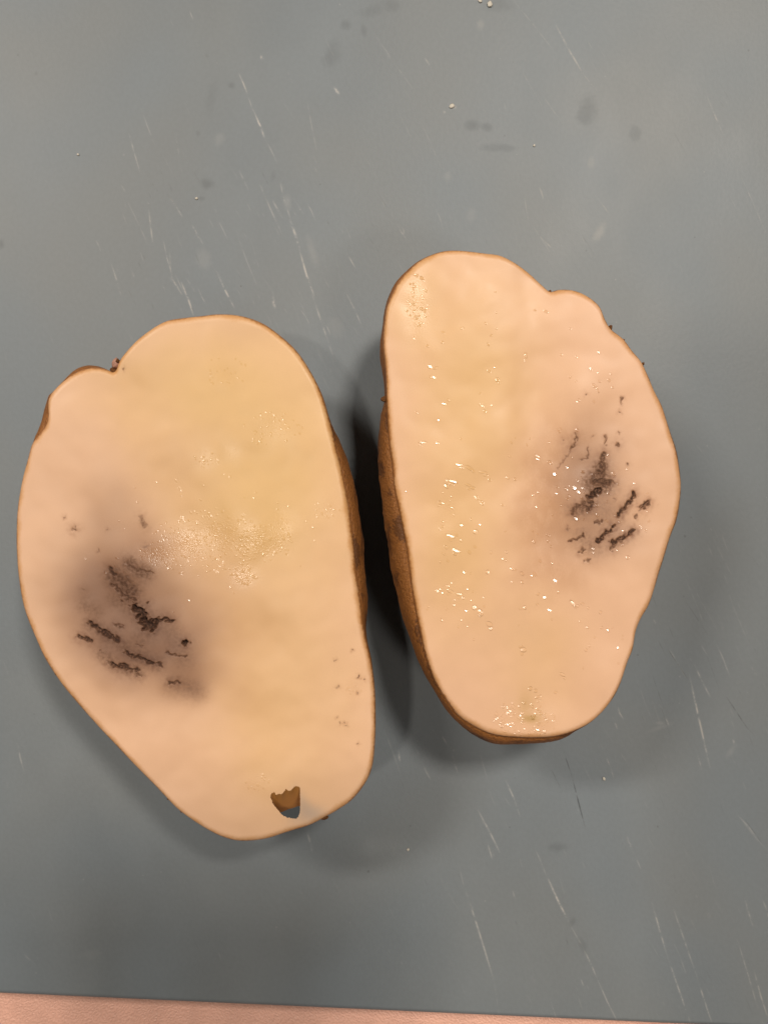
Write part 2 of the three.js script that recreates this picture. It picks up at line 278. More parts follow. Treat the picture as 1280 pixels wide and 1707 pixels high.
  let geo = new THREE.BufferGeometry();
  geo.setAttribute('position', new THREE.Float32BufferAttribute(pos, 3)); geo.setAttribute('uv', new THREE.Float32BufferAttribute(uvs, 2));
  geo.setIndex([...idx.map(v => v), ...skinIdx].reduce((r, v) => (r.push(v), r), []));
  geo.computeVertexNormals();
  { // join the normals of the uv seam of the skin
    const nn = geo.attributes.normal; for (const row of srows) { const a = row[0], b = row[NT], v = new THREE.Vector3(nn.getX(a) + nn.getX(b), nn.getY(a) + nn.getY(b), nn.getZ(a) + nn.getZ(b)).normalize(); nn.setXYZ(a, v.x, v.y, v.z); nn.setXYZ(b, v.x, v.y, v.z); }
  }

  // ---- textures of the cut face
  const TW = 1024, THh = Math.round(TW * bh / bw), sx = bw / TW;
  const col = new Uint8Array(TW * THh * 4), hgt = new Float32Array(TW * THh), rgh = new Float32Array(TW * THh);
  const drops = new Float32Array(TW * THh), film = new Float32Array(TW * THh);
  for (const [x, y, rx, ry, rot, h, tx = 0, ty = 0] of spec.drops()) {
    const cx = (x - b0[0]) / sx, cy = (y - b0[1]) / sx, ax = rx / sx, ay = ry / sx, R = Math.ceil(Math.max(ax, ay) * 1.4), cr = Math.cos(rot), sr = Math.sin(rot);
    for (let j = Math.max(0, Math.floor(cy - R)); j <= Math.min(THh - 1, cy + R); j++) for (let i = Math.max(0, Math.floor(cx - R)); i <= Math.min(TW - 1, cx + R); i++) {
      const dx = i - cx, dy = j - cy, u = (dx * cr + dy * sr) / ax, w = (-dx * sr + dy * cr) / ay, q = 1 - (u * u + w * w); if (q > 0) { const k = j * TW + i; drops[k] += h * q + (tx * dx + ty * dy) * sx / 1.53 * sstep(0, .45, q); film[k] = Math.max(film[k], sstep(0, .3, q)); }
    }
  }
  for (let y = 0; y < THh; y++) for (let x = 0; x < TW; x++) {
    const i = y * TW + x, a = b0[0] + x * sx, b = b0[1] + y * sx;
    const dx = a - pcx, dy = b - pcy, r = Math.hypot(dx, dy), th = Math.atan2(dy, dx), fi = (th + Math.PI) / (2 * Math.PI) * NT, k0 = Math.floor(fi) % NT, R = mix(RF[k0], RF[(k0 + 1) % NT], fi - Math.floor(fi)), e = R - r;
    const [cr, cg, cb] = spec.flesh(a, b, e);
    let c = [cr, cg, cb];
    const ck = crackAt(a, b);
    const grain = n2(a * .5, b * .5), fine = n2b(a * 1.1, b * 1.1), mot = fbm(a * .02, b * .02, 3);
    for (let k = 0; k < 3; k++) {
      c[k] *= 1 + 0.012 * grain + 0.008 * fine + 0.008 * mot;
      c[k] = mix(c[k], c[k] * [0.70, 0.60, 0.53][k], clamp(ck.halo) * 0.75);
      c[k] = mix(c[k], [0.185, 0.118, 0.085][k] * (1 + 0.35 * grain), clamp(ck.dark) * 0.94);
    }
    // thin brown skin edge; wider tan fade puts rim translucency and shading into colour
    const rn = e + 1.2 * n2(a * .12, b * .12) + 0.7 * n2b(a * .4, b * .4);
    const rw = 1 + 0.75 * n2(a * .014 + 7, b * .014) + 0.35 * n2b(a * .05, b * .05), rim = 1 - sstep(0.3, 4.2 * Math.max(0.35, rw), rn), rim2 = 1 - sstep(1.0, 13, rn + 3 * n2(a * .025, b * .025));
    for (let k = 0; k < 3; k++) { c[k] = mix(c[k], [0.74, 0.53, 0.30][k], 0.55 * rim2); c[k] = mix(c[k], [0.56, 0.35, 0.17][k] * (1 + 0.2 * grain), 0.68 * rim); }
    c[1] *= 0.978; c[2] *= 0.955;
    const w = clamp(spec.wet(a, b)), dr = drops[i];
    const cell = Math.max(0, n2(a * .30 + 0.15 * b, b * .34)) ** 1.5 + 0.5 * Math.max(0, n2b(a * .55, b * .6));
    hgt[i] = clamp(0.40 + 0.008 * mot + 0.005 * grain + 0.004 * fine + 0.075 * w * cell + 0.5 * dr - 0.06 * ck.dark);
    rgh[i] = clamp(mix(0.50 + 0.06 * mot, 0.165, Math.max(w * 0.9, film[i])) + 0.7 * clamp(ck.dark * 1.5));
    col[4 * i] = clamp(c[0]) * 255; col[4 * i + 1] = clamp(c[1]) * 255; col[4 * i + 2] = clamp(c[2]) * 255; col[4 * i + 3] = 255;
  }
  const fm = new THREE.MeshPhysicalMaterial({ map: dataTex(col, TW, THh, true), bumpMap: heightTex(hgt, TW, THh), bumpScale: 0.00042, roughnessMap: greyTex(rgh, TW, THh), roughness: 1, ior: 1.5 });
  // ---- hole bored through the thin end
  let parts;
  if (spec.hole) {
    const g = geo.clone(); g.clearGroups(); g.addGroup(0, faceCount, 0); g.addGroup(faceCount, skinIdx.length, 1);
    const A = new Brush(g, [fm, skinMat]); A.updateMatrixWorld();
    const rimP = closedSpline(spec.hole, spec.hole.length * 7).map(([a, b]) => [a + 0.8 * n2(a * .45, b * .45), b + 1.5 * n2b(a * .34, b * .34)]);
    let rimS = rimP; for (let k = 0; k < 40; k++) rimS = rimS.map((p, j) => { const q = rimS[(j + 1) % rimP.length], o = rimS[(j - 1 + rimP.length) % rimP.length]; return [(o[0] + 2 * p[0] + q[0]) / 4, (o[1] + 2 * p[1] + q[1]) / 4]; });
    const M = rimP.length, LV = 40, hp = [], hu = [], hi = [], cx = rimP.reduce((s, p) => s + p[0], 0) / M, cy = rimP.reduce((s, p) => s + p[1], 0) / M;
    for (let l = 0; l <= LV; l++) { const dep = mix(-0.0015, 0.030, l / LV), grow = 1 + Math.max(0, dep) * 14;
      for (let j = 0; j < M; j++) { const sm = sstep(0.0002, 0.0014, dep), q = [mix(rimP[j][0], rimS[j][0], sm), mix(rimP[j][1], rimS[j][1], sm)]; const a = cx + (q[0] - cx) * grow, b = cy + (q[1] - cy) * grow;
        hp.push((a - pcx) * U + dep * spec.holeDir[0], TILT(cx, cy) - dep, (b - pcy) * U + dep * spec.holeDir[1]); hu.push(j / M, l / LV); } }
    for (let l = 0; l < LV; l++) for (let j = 0; j < M; j++) { const k = (j + 1) % M; hi.push(l * M + j, (l + 1) * M + k, l * M + k, l * M + j, (l + 1) * M + j, (l + 1) * M + k); }
    const area = rimP.reduce((s, p, j) => { const q = rimP[(j + 1) % M]; return s + p[0] * q[1] - q[0] * p[1]; }, 0);
    const top = hp.length / 3; hp.push((cx - pcx) * U - 0.0015 * spec.holeDir[0], TILT(cx, cy) + 0.0015, (cy - pcy) * U - 0.0015 * spec.holeDir[1]); hu.push(.5, 0);
    const bot = top + 1; hp.push((cx - pcx) * U + 0.03 * spec.holeDir[0], TILT(cx, cy) - 0.03, (cy - pcy) * U + 0.03 * spec.holeDir[1]); hu.push(.5, 1);
    for (let j = 0; j < M; j++) { const k = (j + 1) % M; hi.push(top, j, k, bot, LV * M + k, LV * M + j); }
    if (area > 0) for (let q = 0; q < hi.length; q += 3) { const s = hi[q + 1]; hi[q + 1] = hi[q + 2]; hi[q + 2] = s; }
    const hg = new THREE.BufferGeometry(); hg.setAttribute('position', new THREE.Float32BufferAttribute(hp, 3)); hg.setAttribute('uv', new THREE.Float32BufferAttribute(hu, 2)); hg.setIndex(hi); hg.computeVertexNormals();
    const B = new Brush(hg, holeMat); B.updateMatrixWorld();
    const ev = new Evaluator(); ev.useGroups = true; ev.attributes = ['position', 'uv', 'normal'];
    const res = ev.evaluate(A, B, SUBTRACTION);
    parts = [[], [], []];
    const rg = res.geometry, mats = Array.isArray(res.material) ? res.material : [res.material];
    const ri = rg.index ? rg.index.array : null;
    for (const gr of rg.groups) { const m = mats[gr.materialIndex], slot = m === fm ? 0 : m === skinMat ? 1 : 2; for (let q = gr.start; q < gr.start + gr.count; q++) parts[slot].push(ri ? ri[q] : q); }
    geo = rg;
  } else {
    parts = [idx, skinIdx, []];
  }
  const P = geo.attributes.position, N_ = geo.attributes.normal, UVa = geo.attributes.uv;
  function sub(list) {
    const map = new Map(), p = [], n = [], u = [], ii = [];
    for (const v of list) { let k = map.get(v); if (k === undefined) { k = p.length / 3; map.set(v, k); p.push(P.getX(v), P.getY(v), P.getZ(v)); n.push(N_.getX(v), N_.getY(v), N_.getZ(v)); u.push(UVa.getX(v), UVa.getY(v)); } ii.push(k); }
    const g = new THREE.BufferGeometry(); g.setAttribute('position', new THREE.Float32BufferAttribute(p, 3)); g.setAttribute('normal', new THREE.Float32BufferAttribute(n, 3)); g.setAttribute('uv', new THREE.Float32BufferAttribute(u, 2)); g.setIndex(ii); return g;
  }
  // every sizeable crack of the rot is a part of its own
  const byCrack = new Map(), flesh = [];
  const F = parts[0];
  for (let q = 0; q < F.length; q += 3) {
    const x = (P.getX(F[q]) + P.getX(F[q + 1]) + P.getX(F[q + 2])) / 3 / U + pcx, z = (P.getZ(F[q]) + P.getZ(F[q + 1]) + P.getZ(F[q + 2])) / 3 / U + pcy;
    const { id } = crackAt(x, z);
    if (id >= 0) { if (!byCrack.has(id)) byCrack.set(id, []); byCrack.get(id).push(F[q], F[q + 1], F[q + 2]); } else flesh.push(F[q], F[q + 1], F[q + 2]);
  }
  const add = (nm, g, m, label, parent = group) => { const o = new THREE.Mesh(g, m); o.name = nm; if (label) o.userData.label = label; parent.add(o); return o; };
  const fleshMesh = add('flesh', sub(flesh), fm, spec.fleshLabel);
  const skinMesh = add('skin', sub(parts[1]), skinMat, 'thin brown potato skin with dark patches');
  if (parts[2].length) add('bored_hole', sub(parts[2]), holeMat, 'tan inner wall of the ragged hole at the thin end', fleshMesh);
  for (const [id, l] of byCrack) if (l.length > 60) add(cracks[id].part, sub(l), fm, cracks[id].part === 'rot_cavity' ? 'deep dark brown pit in the rotted flesh' : 'dark brown crack in the rotted flesh', fleshMesh);
  // sprout buds and skin flakes at the rim
  for (const [bx, by, hh, len, w, dirx, diry, tone, up] of spec.buds) {
    const g = new THREE.SphereGeometry(1, 18, 14), q = g.attributes.position;
    for (let i = 0; i < q.count; i++) { const v = new THREE.Vector3().fromBufferAttribute(q, i); const k = 1 + 0.22 * n3(v.x * 2 + bx, v.y * 2, v.z * 2) + 0.14 * n3(v.x * 5, v.y * 5 + by, v.z * 5); v.multiplyScalar(k); const tp = 1 - 0.3 * v.x; q.setXYZ(i, v.x * len * U, v.y * tp * w * U, v.z * tp * w * U); }
    g.computeVertexNormals();
    const o = add('sprout_bud', g, tone ? budMat : skinMat, tone ? 'small pinkish brown sprout bud' : 'small raised flake of brown skin', skinMesh);
    { const L = Math.hypot(bx - pcx, by - pcy), k = tone ? 1 : 1 - 4 / L; o.position.set((bx - pcx) * k * U, TILT(bx, by) - hh - 0.0004, (by - pcy) * k * U); } o.rotation.set(0, -Math.atan2(diry, dirx), up || 0);
  }
  group.userData = { label: spec.label, category: 'potato', group: 'halves of the cut potato' };
  scene.add(shadowed(group));
}

// skin, bud and hole materials
const skinMat = (() => {
  const W = 1024, Hh = 512, c = new Uint8Array(W * Hh * 4), h = new Float32Array(W * Hh);
  for (let y = 0; y < Hh; y++) for (let x = 0; x < W; x++) {
    const i = y * W + x, a = x / W * 2 * Math.PI, ca = Math.cos(a) * 3, sa = Math.sin(a) * 3, v = y / Hh * 13;
    const big = n3(ca * .35 + 3, sa * .35, v * .55), mid = n3(ca * 3, sa * 3, v * 4), fine = n3(ca * 9, sa * 9, v * 14), net = 1 - Math.abs(n3(ca * 5 + 5, sa * 5, v * 8)), vf = n3(ca * 24, sa * 24, v * 26);
    const patch = sstep(0.42, 0.66, big + 0.3 * mid + 0.1 * fine), speck = sstep(0.45, 0.75, fine + 0.2 * mid);
    let t = 0.46 + 0.16 * mid + 0.16 * fine + 0.16 * vf + 0.18 * (net - 0.6);
    for (let k = 0; k < 3; k++) { let q = mix([0.42, 0.255, 0.105][k], [0.70, 0.46, 0.215][k], clamp(t)); q = mix(q, [0.25, 0.14, 0.06][k], 0.55 * patch); q = mix(q, [0.22, 0.12, 0.06][k], 0.5 * speck); c[4 * i + k] = clamp(q) * 255; }
    c[4 * i + 3] = 255; h[i] = 0.5 + 0.16 * mid + 0.14 * fine + 0.16 * vf + 0.15 * net - 0.14 * speck;
  }
  const map = dataTex(c, W, Hh, true), bump = greyTex(h, W, Hh); for (const t of [map, bump]) t.wrapS = t.wrapT = THREE.RepeatWrapping;
  return new THREE.MeshPhysicalMaterial({ map, bumpMap: bump, bumpScale: 0.0004, roughness: 0.62 });
})();
const budMat = new THREE.MeshPhysicalMaterial({ color: new THREE.Color().setRGB(lin(.66), lin(.49), lin(.42)), roughness: 0.55 });
const holeMat = new THREE.MeshPhysicalMaterial({ color: new THREE.Color().setRGB(lin(.66), lin(.46), lin(.24)), roughness: 0.45 });

const gauss = (a, b, x, y, rx, ry = rx) => Math.exp(-(((a - x) / rx) ** 2) - ((b - y) / ry) ** 2);
const lineFall = (a, b, pts, w) => { let d = 1e9; for (let i = 1; i < pts.length; i++) d = Math.min(d, segDist(a, b, pts[i - 1], pts[i])[0]); return Math.exp(-((d / w) ** 2)); };
const mixc = (c, d, t) => { t = clamp(t); return [mix(c[0], d[0], t), mix(c[1], d[1], t), mix(c[2], d[2], t)]; };
const C = (pts, w, v = 0.9, d = 0.5, part = null, rag = true) => ({ pts, w, v, d: d / 1000, part, rag });

// ---- first half: long rot, bored hole at the thin end
const leftFace = [[191, 616], [198, 600], [207, 588], [234, 560], [266, 538], [281, 532], [340, 525], [359, 523], [401, 526], [437, 538], [466, 558], [493, 583], [514, 613], [536, 656], [549, 700], [560, 745], [572, 795], [581, 845], [588, 900], [594, 960], [601, 1010], [608, 1060], [617, 1098], [624, 1146], [626, 1186], [625, 1239], [620, 1282], [610, 1307], [587, 1337], [563, 1355], [544, 1366], [530, 1374], [513, 1382], [478, 1392], [446, 1402], [420, 1406], [393, 1406], [366, 1399], [341, 1387], [297, 1357], [276, 1336], [238, 1296], [197, 1253], [161, 1217], [126, 1177], [96, 1139], [72, 1101], [55, 1062], [43, 1033], [34, 1000], [27, 950], [24, 900], [26, 850], [33, 805], [44, 764], [52, 738], [64, 723], [76, 707], [80, 690], [79, 676], [80, 662], [92, 645], [112, 628], [133, 616], [159, 611], [178, 615], [186, 619]];
const leftSil = leftFace.map(([a, b]) => {
  if (a > 540 && b > 690 && b < 1080) { const k = Math.sin(Math.PI * (b - 690) / 390); return [a + 11 * k, b]; }
  if (a < 82 && b > 655 && b < 745) { const m = { 738: [49, 737], 723: [54, 721], 707: [58, 705], 690: [61, 688], 676: [65, 674], 662: [74, 660] }; return m[b] || [a, b]; }
  if (a < 182 && b < 664) { const k = Math.sin(Math.PI * clamp((a - 78) / 106)); return [a - 3.5 * k, b - 5 * k]; }
  return [a, b];
});
buildPotato({
  name: 'potato_half', label: 'cut potato half with a large dark rotten patch and a ragged hole near one end',
  fleshLabel: 'pale cream cut flesh with a grey brown rotten patch',
  centre: [330, 985], tilt: [0.004, -0.012], off: 0, squash: true,
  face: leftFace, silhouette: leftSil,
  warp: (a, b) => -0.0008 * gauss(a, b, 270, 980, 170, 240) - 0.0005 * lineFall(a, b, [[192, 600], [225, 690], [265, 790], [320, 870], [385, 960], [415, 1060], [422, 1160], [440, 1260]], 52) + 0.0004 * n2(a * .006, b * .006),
  bulge: th => { const d = Math.atan2(Math.sin(th - 1.17), Math.cos(th - 1.17)); return -48 * Math.exp(-((d / 0.20) ** 2)); },
  rotBox: [60, 580, 640, 1260],
  cracks: [
    C([[181, 947], [190, 959]], 4, .8, .5, 'rot_crack'), C([[185, 975], [196, 984], [200, 990], [214, 998], [223, 1000]], 5, .62, .4, 'rot_crack'), C([[190, 962], [205, 972], [216, 990]], 14, .62, .15), C([[203, 966], [222, 985]], 11, .55, .1),
    C([[211, 937], [218, 945], [232, 953], [240, 951], [249, 955]], 4.5, .5, .3, 'rot_crack'), C([[216, 940], [228, 950], [240, 956]], 13, .48, .1),
    C([[223, 1014], [231, 1017], [238, 1024]], 7.5, .98, 1.9, 'rot_cavity'), C([[230, 1028]], 5, .98, 1.5, null),
    C([[240, 1036], [244, 1043], [252, 1046]], 9.5, 1, 2.2, 'rot_cavity'), C([[258, 1042], [259, 1034]], 4, .9, 1.2), C([[248, 1036], [263, 1035], [274, 1033], [286, 1036]], 4, .85, .8, 'rot_crack'),
    C([[141, 1010], [160, 1020]], 12, .2, 0), C([[222, 1008], [236, 1030], [250, 1046]], 16, .34, 0), C([[150, 1042], [174, 1058], [198, 1072]], 12, .32, 0), C([[170, 1092], [195, 1112], [232, 1122]], 12, .32, 0), C([[205, 1080], [232, 1095], [262, 1108]], 13, .28, 0), C([[245, 1055], [222, 1075]], 20, .18, 0), C([[286, 1140], [325, 1152]], 16, .18, 0), C([[272, 1040], [300, 1075], [305, 1100]], 18, .16, 0), C([[190, 1000], [215, 1015]], 14, .22, 0), C([[202, 1003]], 3.4, .7, .4), C([[245, 1007]], 3.4, .7, .4),
    C([[149, 1039], [160, 1047], [174, 1057], [187, 1063], [197, 1070]], 4.8, .92, .9, 'rot_crack'), C([[191, 1042], [201, 1046]], 3.6, .5, .2), C([[131, 1063], [140, 1065], [149, 1068]], 5, .85, .7, 'rot_crack'),
    C([[166, 1085]], 2, .6, .2), C([[172, 1090]], 2.2, .5, .2), C([[179, 1104]], 3.2, .75, .4),
    C([[188, 1108], [196, 1112], [205, 1110], [209, 1113]], 5, .9, .9, 'rot_crack'), C([[211, 1116], [220, 1118], [229, 1117]], 3.2, .8, .5, 'rot_crack'), C([[226, 1123], [233, 1128]], 3, .55, .3),
    C([[209, 1087], [219, 1095], [235, 1097], [246, 1103], [256, 1108]], 4, .88, .8, 'rot_crack'), C([[261, 1105], [270, 1112]], 2.8, .7, .4),
    C([[307, 1072]], 5.4, .98, 1.8, 'rot_cavity', false), C([[316, 1074]], 2.6, .6, .3),
    C([[278, 1086], [282, 1091], [293, 1093], [307, 1097], [311, 1095]], 2.6, .6, .35, 'rot_crack'), C([[282, 1139], [289, 1140], [293, 1137], [298, 1140]], 3.2, .75, .5, 'rot_crack'), C([[228, 1074], [236, 1078]], 2.4, .4, .1),
    C([[123, 882]], 4.4, .6, .3), C([[107, 862]], 2.2, .5, .1), C([[178, 883]], 2, .35, .1), C([[163, 918]], 2.4, .35, .1), C([[137, 982]], 3.4, .22, .05), C([[233, 862], [240, 878]], 4, .35, .05), C([[242, 912]], 6, .22, 0),
    C([[587, 1084]], 1.8, .6, .1), C([[598, 1128]], 2.4, .7, .2), C([[607, 1134]], 2, .6, .1), C([[563, 1145]], 2.2, .35, .1), C([[577, 1209]], 2.2, .65, .1), C([[567, 1206]], 1.5, .5, 0), C([[572, 1204]], 1.5, .5, 0), C([[561, 1196]], 1.5, .4, 0), C([[597, 1239]], 2, .5, 0), C([[559, 1100]], 1.6, .4, 0), C([[595, 1156]], 2, .4, 0), C([[207, 615]], 2.6, .4, 0),
  ],
  flesh(a, b, e) {
    const wa = a + 9 * n2(a * .011, b * .011), wb = b + 9 * n2b(a * .011, b * .011);
    let c = [0.858, 0.712, 0.595];
    const yel = clamp(0.75 * gauss(wa, wb, 470, 720, 170, 220) + 0.6 * gauss(wa, wb, 300, 640, 140, 90) + 0.5 * gauss(wa, wb, 480, 1150, 120, 240) + 0.45 * gauss(wa, wb, 400, 850, 130, 110));
    c = mixc(c, [0.845, 0.708, 0.500], yel);
    c = mixc(c, [0.825, 0.670, 0.450], 0.22 * lineFall(wa, wb, [[205, 640], [230, 700], [265, 790], [320, 870], [385, 960], [415, 1060], [420, 1160], [440, 1290]], 44));   // faint tan band running down the face from the notch
    c = mixc(c, [0.700, 0.540, 0.390], 0.42 * gauss(wa, wb, 345, 1045, 85, 115));
    const grey = clamp(0.62 * gauss(wa, wb, 140, 985, 58, 75) + 0.72 * gauss(wa, wb, 225, 1035, 85, 95) + 0.6 * gauss(wa, wb, 215, 1085, 75, 45) + 0.5 * gauss(wa, wb, 295, 1085, 58, 66) + 0.36 * gauss(wa, wb, 318, 1142, 34, 24) + 0.42 * gauss(wa, wb, 225, 945, 62, 55) + 0.3 * gauss(wa, wb, 180, 860, 50, 60), 0, 1);
    c = mixc(c, [0.495, 0.365, 0.285], 0.95 * grey);
    c = mixc(c, [0.56, 0.40, 0.30], 0.30 * gauss(wa, wb, 240, 905, 26, 40));
    c = mixc(c, [0.62, 0.58, 0.56], 0.55 * gauss(wa, wb, 512, 1362, 22, 17) + 0.3 * gauss(wa, wb, 500, 1335, 9, 22));     // thin glassy flesh by the hole
    return c;
  },
  wet: (a, b) => 0.15 + 0.9 * Math.max(gauss(a, b, 262, 925, 32, 22), gauss(a, b, 310, 905, 42, 34), gauss(a, b, 370, 890, 45, 34), gauss(a, b, 430, 900, 46, 34), gauss(a, b, 405, 960, 26, 22), .8 * gauss(a, b, 470, 885, 30, 40)) + 0.5 * Math.max(gauss(a, b, 345, 765, 28, 22), gauss(a, b, 460, 715, 46, 36), gauss(a, b, 370, 625, 40, 26), gauss(a, b, 550, 850, 26, 30), gauss(a, b, 588, 1150, 12, 30), gauss(a, b, 430, 1310, 26, 22), gauss(a, b, 390, 750, 26, 24)),
  drops() {
    const o = [];
    for (const [x, y, r, n] of [[345, 905, 95, 220], [440, 905, 50, 110], [405, 960, 24, 50], [255, 925, 30, 30], [345, 765, 22, 22], [455, 715, 50, 40], [375, 620, 40, 22], [545, 850, 24, 14], [590, 1150, 14, 16], [430, 1305, 22, 16], [330, 900, 200, 60]])
      for (let i = 0; i < n; i++) { const q = Math.sqrt(rnd()) * r, t = rnd() * 6.283, s = 1.5 + 1.1 * rnd() * rnd(); o.push([x + q * Math.cos(t), y + q * Math.sin(t) * .62, s * (1 + rnd() * .9), s, 0.9 + (rnd() - .5), 0.05 + 0.07 * rnd(), (rnd() - .5) * .12, (rnd() - .5) * .12]); }
    return o;
  },
  hole: [[451, 1328], [455, 1323], [458, 1323], [460, 1326], [466, 1326], [471, 1324], [477, 1318], [481, 1320], [485, 1319], [491, 1313], [499, 1314], [500, 1326], [500, 1343], [499, 1352], [495, 1362], [478, 1362], [472, 1360], [463, 1351], [455, 1341]],
  holeDir: [0.05, 1.30],
  buds: [[191, 604, 0.0010, 9, 6.5, 0.15, -1, 1, 0.2], [193, 597, 0.0008, 4, 4, 0.3, -1, 0, 0.2], [186, 612, 0.0012, 7, 5, -1, -.4, 0, 0], [541, 1371, 0.0010, 7, 5, 1, .1, 0, 0], [86, 1128, .001, 3, 2, -1, .6, 0, 0], [277, 1340, .001, 4, 2, -.7, .8, 0, 0], [300, 1361, .001, 4, 2, -.7, .8, 0, 0]],
});

// ---- second half
const rightFace = [[750, 414], [811, 418], [834, 421], [858, 432], [885, 450], [910, 473], [920, 481], [935, 478], [955, 479], [971, 484], [989, 495], [1003, 509], [1010, 527], [1020, 544], [1034, 555], [1043, 562], [1058, 582], [1072, 599], [1082, 619], [1094, 647], [1109, 677], [1121, 718], [1131, 751], [1136, 781], [1139, 810], [1136, 842], [1131, 866], [1121, 894], [1106, 941], [1092, 988], [1082, 1013], [1070, 1033], [1062, 1054], [1057, 1083], [1047, 1108], [1034, 1143], [1024, 1163], [1010, 1184], [986, 1207], [961, 1220], [935, 1228], [907, 1231], [857, 1230], [820, 1225], [790, 1212], [765, 1195], [745, 1170], [727, 1140], [712, 1102], [700, 1052], [690, 1002], [682, 947], [677, 909], [668, 863], [658, 816], [653, 769], [648, 734], [645, 687], [644, 661], [643, 633], [641, 603], [638, 572], [640, 539], [644, 512], [652, 491], [665, 466], [680, 449], [700, 431], [723, 420]];
const rightSil = [[750, 412], [811, 416], [834, 419], [858, 430], [886, 448], [911, 471], [920, 479], [935, 476], [956, 477], [973, 482], [991, 493], [1005, 508], [1012, 526], [1022, 543], [1036, 553], [1045, 561], [1060, 581], [1075, 598], [1085, 618], [1097, 646], [1112, 676], [1125, 717], [1135, 750], [1140, 780], [1143, 810], [1140, 842], [1135, 867], [1125, 895], [1110, 942], [1095, 990], [1085, 1015], [1072, 1035], [1065, 1055], [1060, 1085], [1050, 1110], [1037, 1145], [1027, 1165], [1012, 1186], [987, 1210], [962, 1224], [940, 1235], [907, 1241], [870, 1245], [835, 1245], [815, 1240], [785, 1222], [760, 1200], [740, 1175], [720, 1142], [700, 1100], [682, 1050], [667, 997], [657, 947], [648, 886], [641, 839], [635, 792], [633, 745], [635, 710], [641, 675], [642, 661], [641, 633], [638, 603], [635, 572], [638, 539], [642, 511], [649, 490], [662, 464], [677, 447], [698, 429], [722, 418]];
buildPotato({
  name: 'potato_half_001', label: 'cut potato half without a hole, its wet cut face showing thin dark rot cracks',
  fleshLabel: 'wet pale cream cut flesh with a brownish rotten patch',
  centre: [880, 830], tilt: [-0.02, 0.010], off: 17, squash: true,
  face: rightFace, silhouette: rightSil,
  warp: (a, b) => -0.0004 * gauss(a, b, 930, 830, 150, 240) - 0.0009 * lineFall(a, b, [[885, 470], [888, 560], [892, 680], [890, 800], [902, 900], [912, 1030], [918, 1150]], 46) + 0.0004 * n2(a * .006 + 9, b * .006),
  bulge: () => 0,
  rotBox: [900, 620, 1110, 960],
  cracks: [
    C([[1007, 753], [1006, 763]], 4, .7, .4, 'rot_crack'), C([[1004, 769], [1007, 781], [1004, 792]], 7, .68, .4, 'rot_crack'), C([[1004, 776], [994, 794]], 11, .75, .1), C([[991, 802], [1003, 801], [1010, 806], [1019, 802]], 7, .78, .6, 'rot_crack'), C([[1003, 795], [1010, 808]], 14, .68, .2), C([[985, 804], [992, 814]], 13, .55, .1),
    C([[984, 827], [991, 822], [999, 816]], 6, 1, 1.2, 'rot_cavity'),
    C([[980, 835], [989, 841], [983, 850], [975, 843]], 4.2, .75, .4, 'rot_crack'), C([[973, 839], [961, 845], [955, 855]], 5, .62, .3, 'rot_crack'), C([[958, 850], [980, 846]], 11, .5, .05),
    C([[1058, 822], [1056, 832], [1047, 840], [1040, 848], [1033, 859]], 4.2, .92, .8, 'rot_crack'), C([[1071, 845], [1077, 841], [1081, 838]], 5.2, .85, .7, 'rot_crack'), C([[1061, 858], [1060, 864]], 2.5, .5, .2), C([[1057, 826], [1034, 858]], 9, .2, 0), C([[1024, 878], [998, 903]], 9, .22, 0), C([[1056, 886], [1020, 908]], 10, .22, 0), C([[985, 840], [1010, 850]], 18, .15, 0), C([[970, 895], [990, 915]], 16, .2, 0),
    C([[993, 869], [1001, 873], [1004, 867]], 2.5, .6, .3), C([[1025, 876], [1017, 885], [1008, 890], [1003, 898], [996, 903]], 3.6, .9, .8, 'rot_crack'), C([[1058, 884], [1046, 893], [1035, 898], [1028, 904], [1020, 904]], 4, .94, .8, 'rot_crack'), C([[1024, 909], [1018, 917]], 3.5, .65, .4),
    C([[973, 892], [962, 898], [950, 903]], 2.8, .65, .4, 'rot_crack'), C([[986, 909]], 3, .55, .2), C([[968, 921], [973, 916]], 3.4, .6, .3), C([[976, 935], [983, 934]], 2.6, .5, .2), C([[948, 881]], 4, .3, .1),
    C([[962, 722], [960, 737], [953, 747]], 3, .5, .2), C([[953, 747], [930, 781]], 1.6, .25, .05), C([[940, 732]], 3.4, .35, .1), C([[982, 746], [981, 762], [970, 765]], 2.6, .4, .1), C([[1011, 725], [1010, 740]], 2.5, .5, .2), C([[1032, 740]], 3.8, .6, .2), C([[1032, 720]], 2, .4, .1), C([[990, 726]], 2, .4, .1), C([[1034, 685]], 2.6, .6, .2), C([[1038, 664], [1037, 671]], 2.5, .55, .2), C([[976, 656]], 2.4, .5, .1), C([[1049, 774]], 2.2, .5, .1), C([[1025, 832]], 2.6, .4, .1),
  ],
  flesh(a, b, e) {
    const wa = a + 9 * n2(a * .011 + 5, b * .011), wb = b + 9 * n2b(a * .011 + 5, b * .011);
    let c = [0.848, 0.698, 0.580];
    const yel = clamp(0.8 * gauss(wa, wb, 790, 640, 110, 190) + 0.6 * gauss(wa, wb, 760, 920, 80, 150) + 0.45 * gauss(wa, wb, 690, 500, 45, 80) + .4 * gauss(wa, wb, 900, 1090, 70, 120));
    c = mixc(c, [0.832, 0.690, 0.480], yel);
    // brown discoloured flesh spreading out from the rot, uneven and grainy
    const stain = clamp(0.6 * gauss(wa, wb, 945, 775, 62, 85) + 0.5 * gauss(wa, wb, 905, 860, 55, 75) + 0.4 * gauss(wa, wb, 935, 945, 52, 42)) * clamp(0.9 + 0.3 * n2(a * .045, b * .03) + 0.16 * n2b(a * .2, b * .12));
    c = mixc(c, [0.725, 0.540, 0.385], 0.9 * stain);
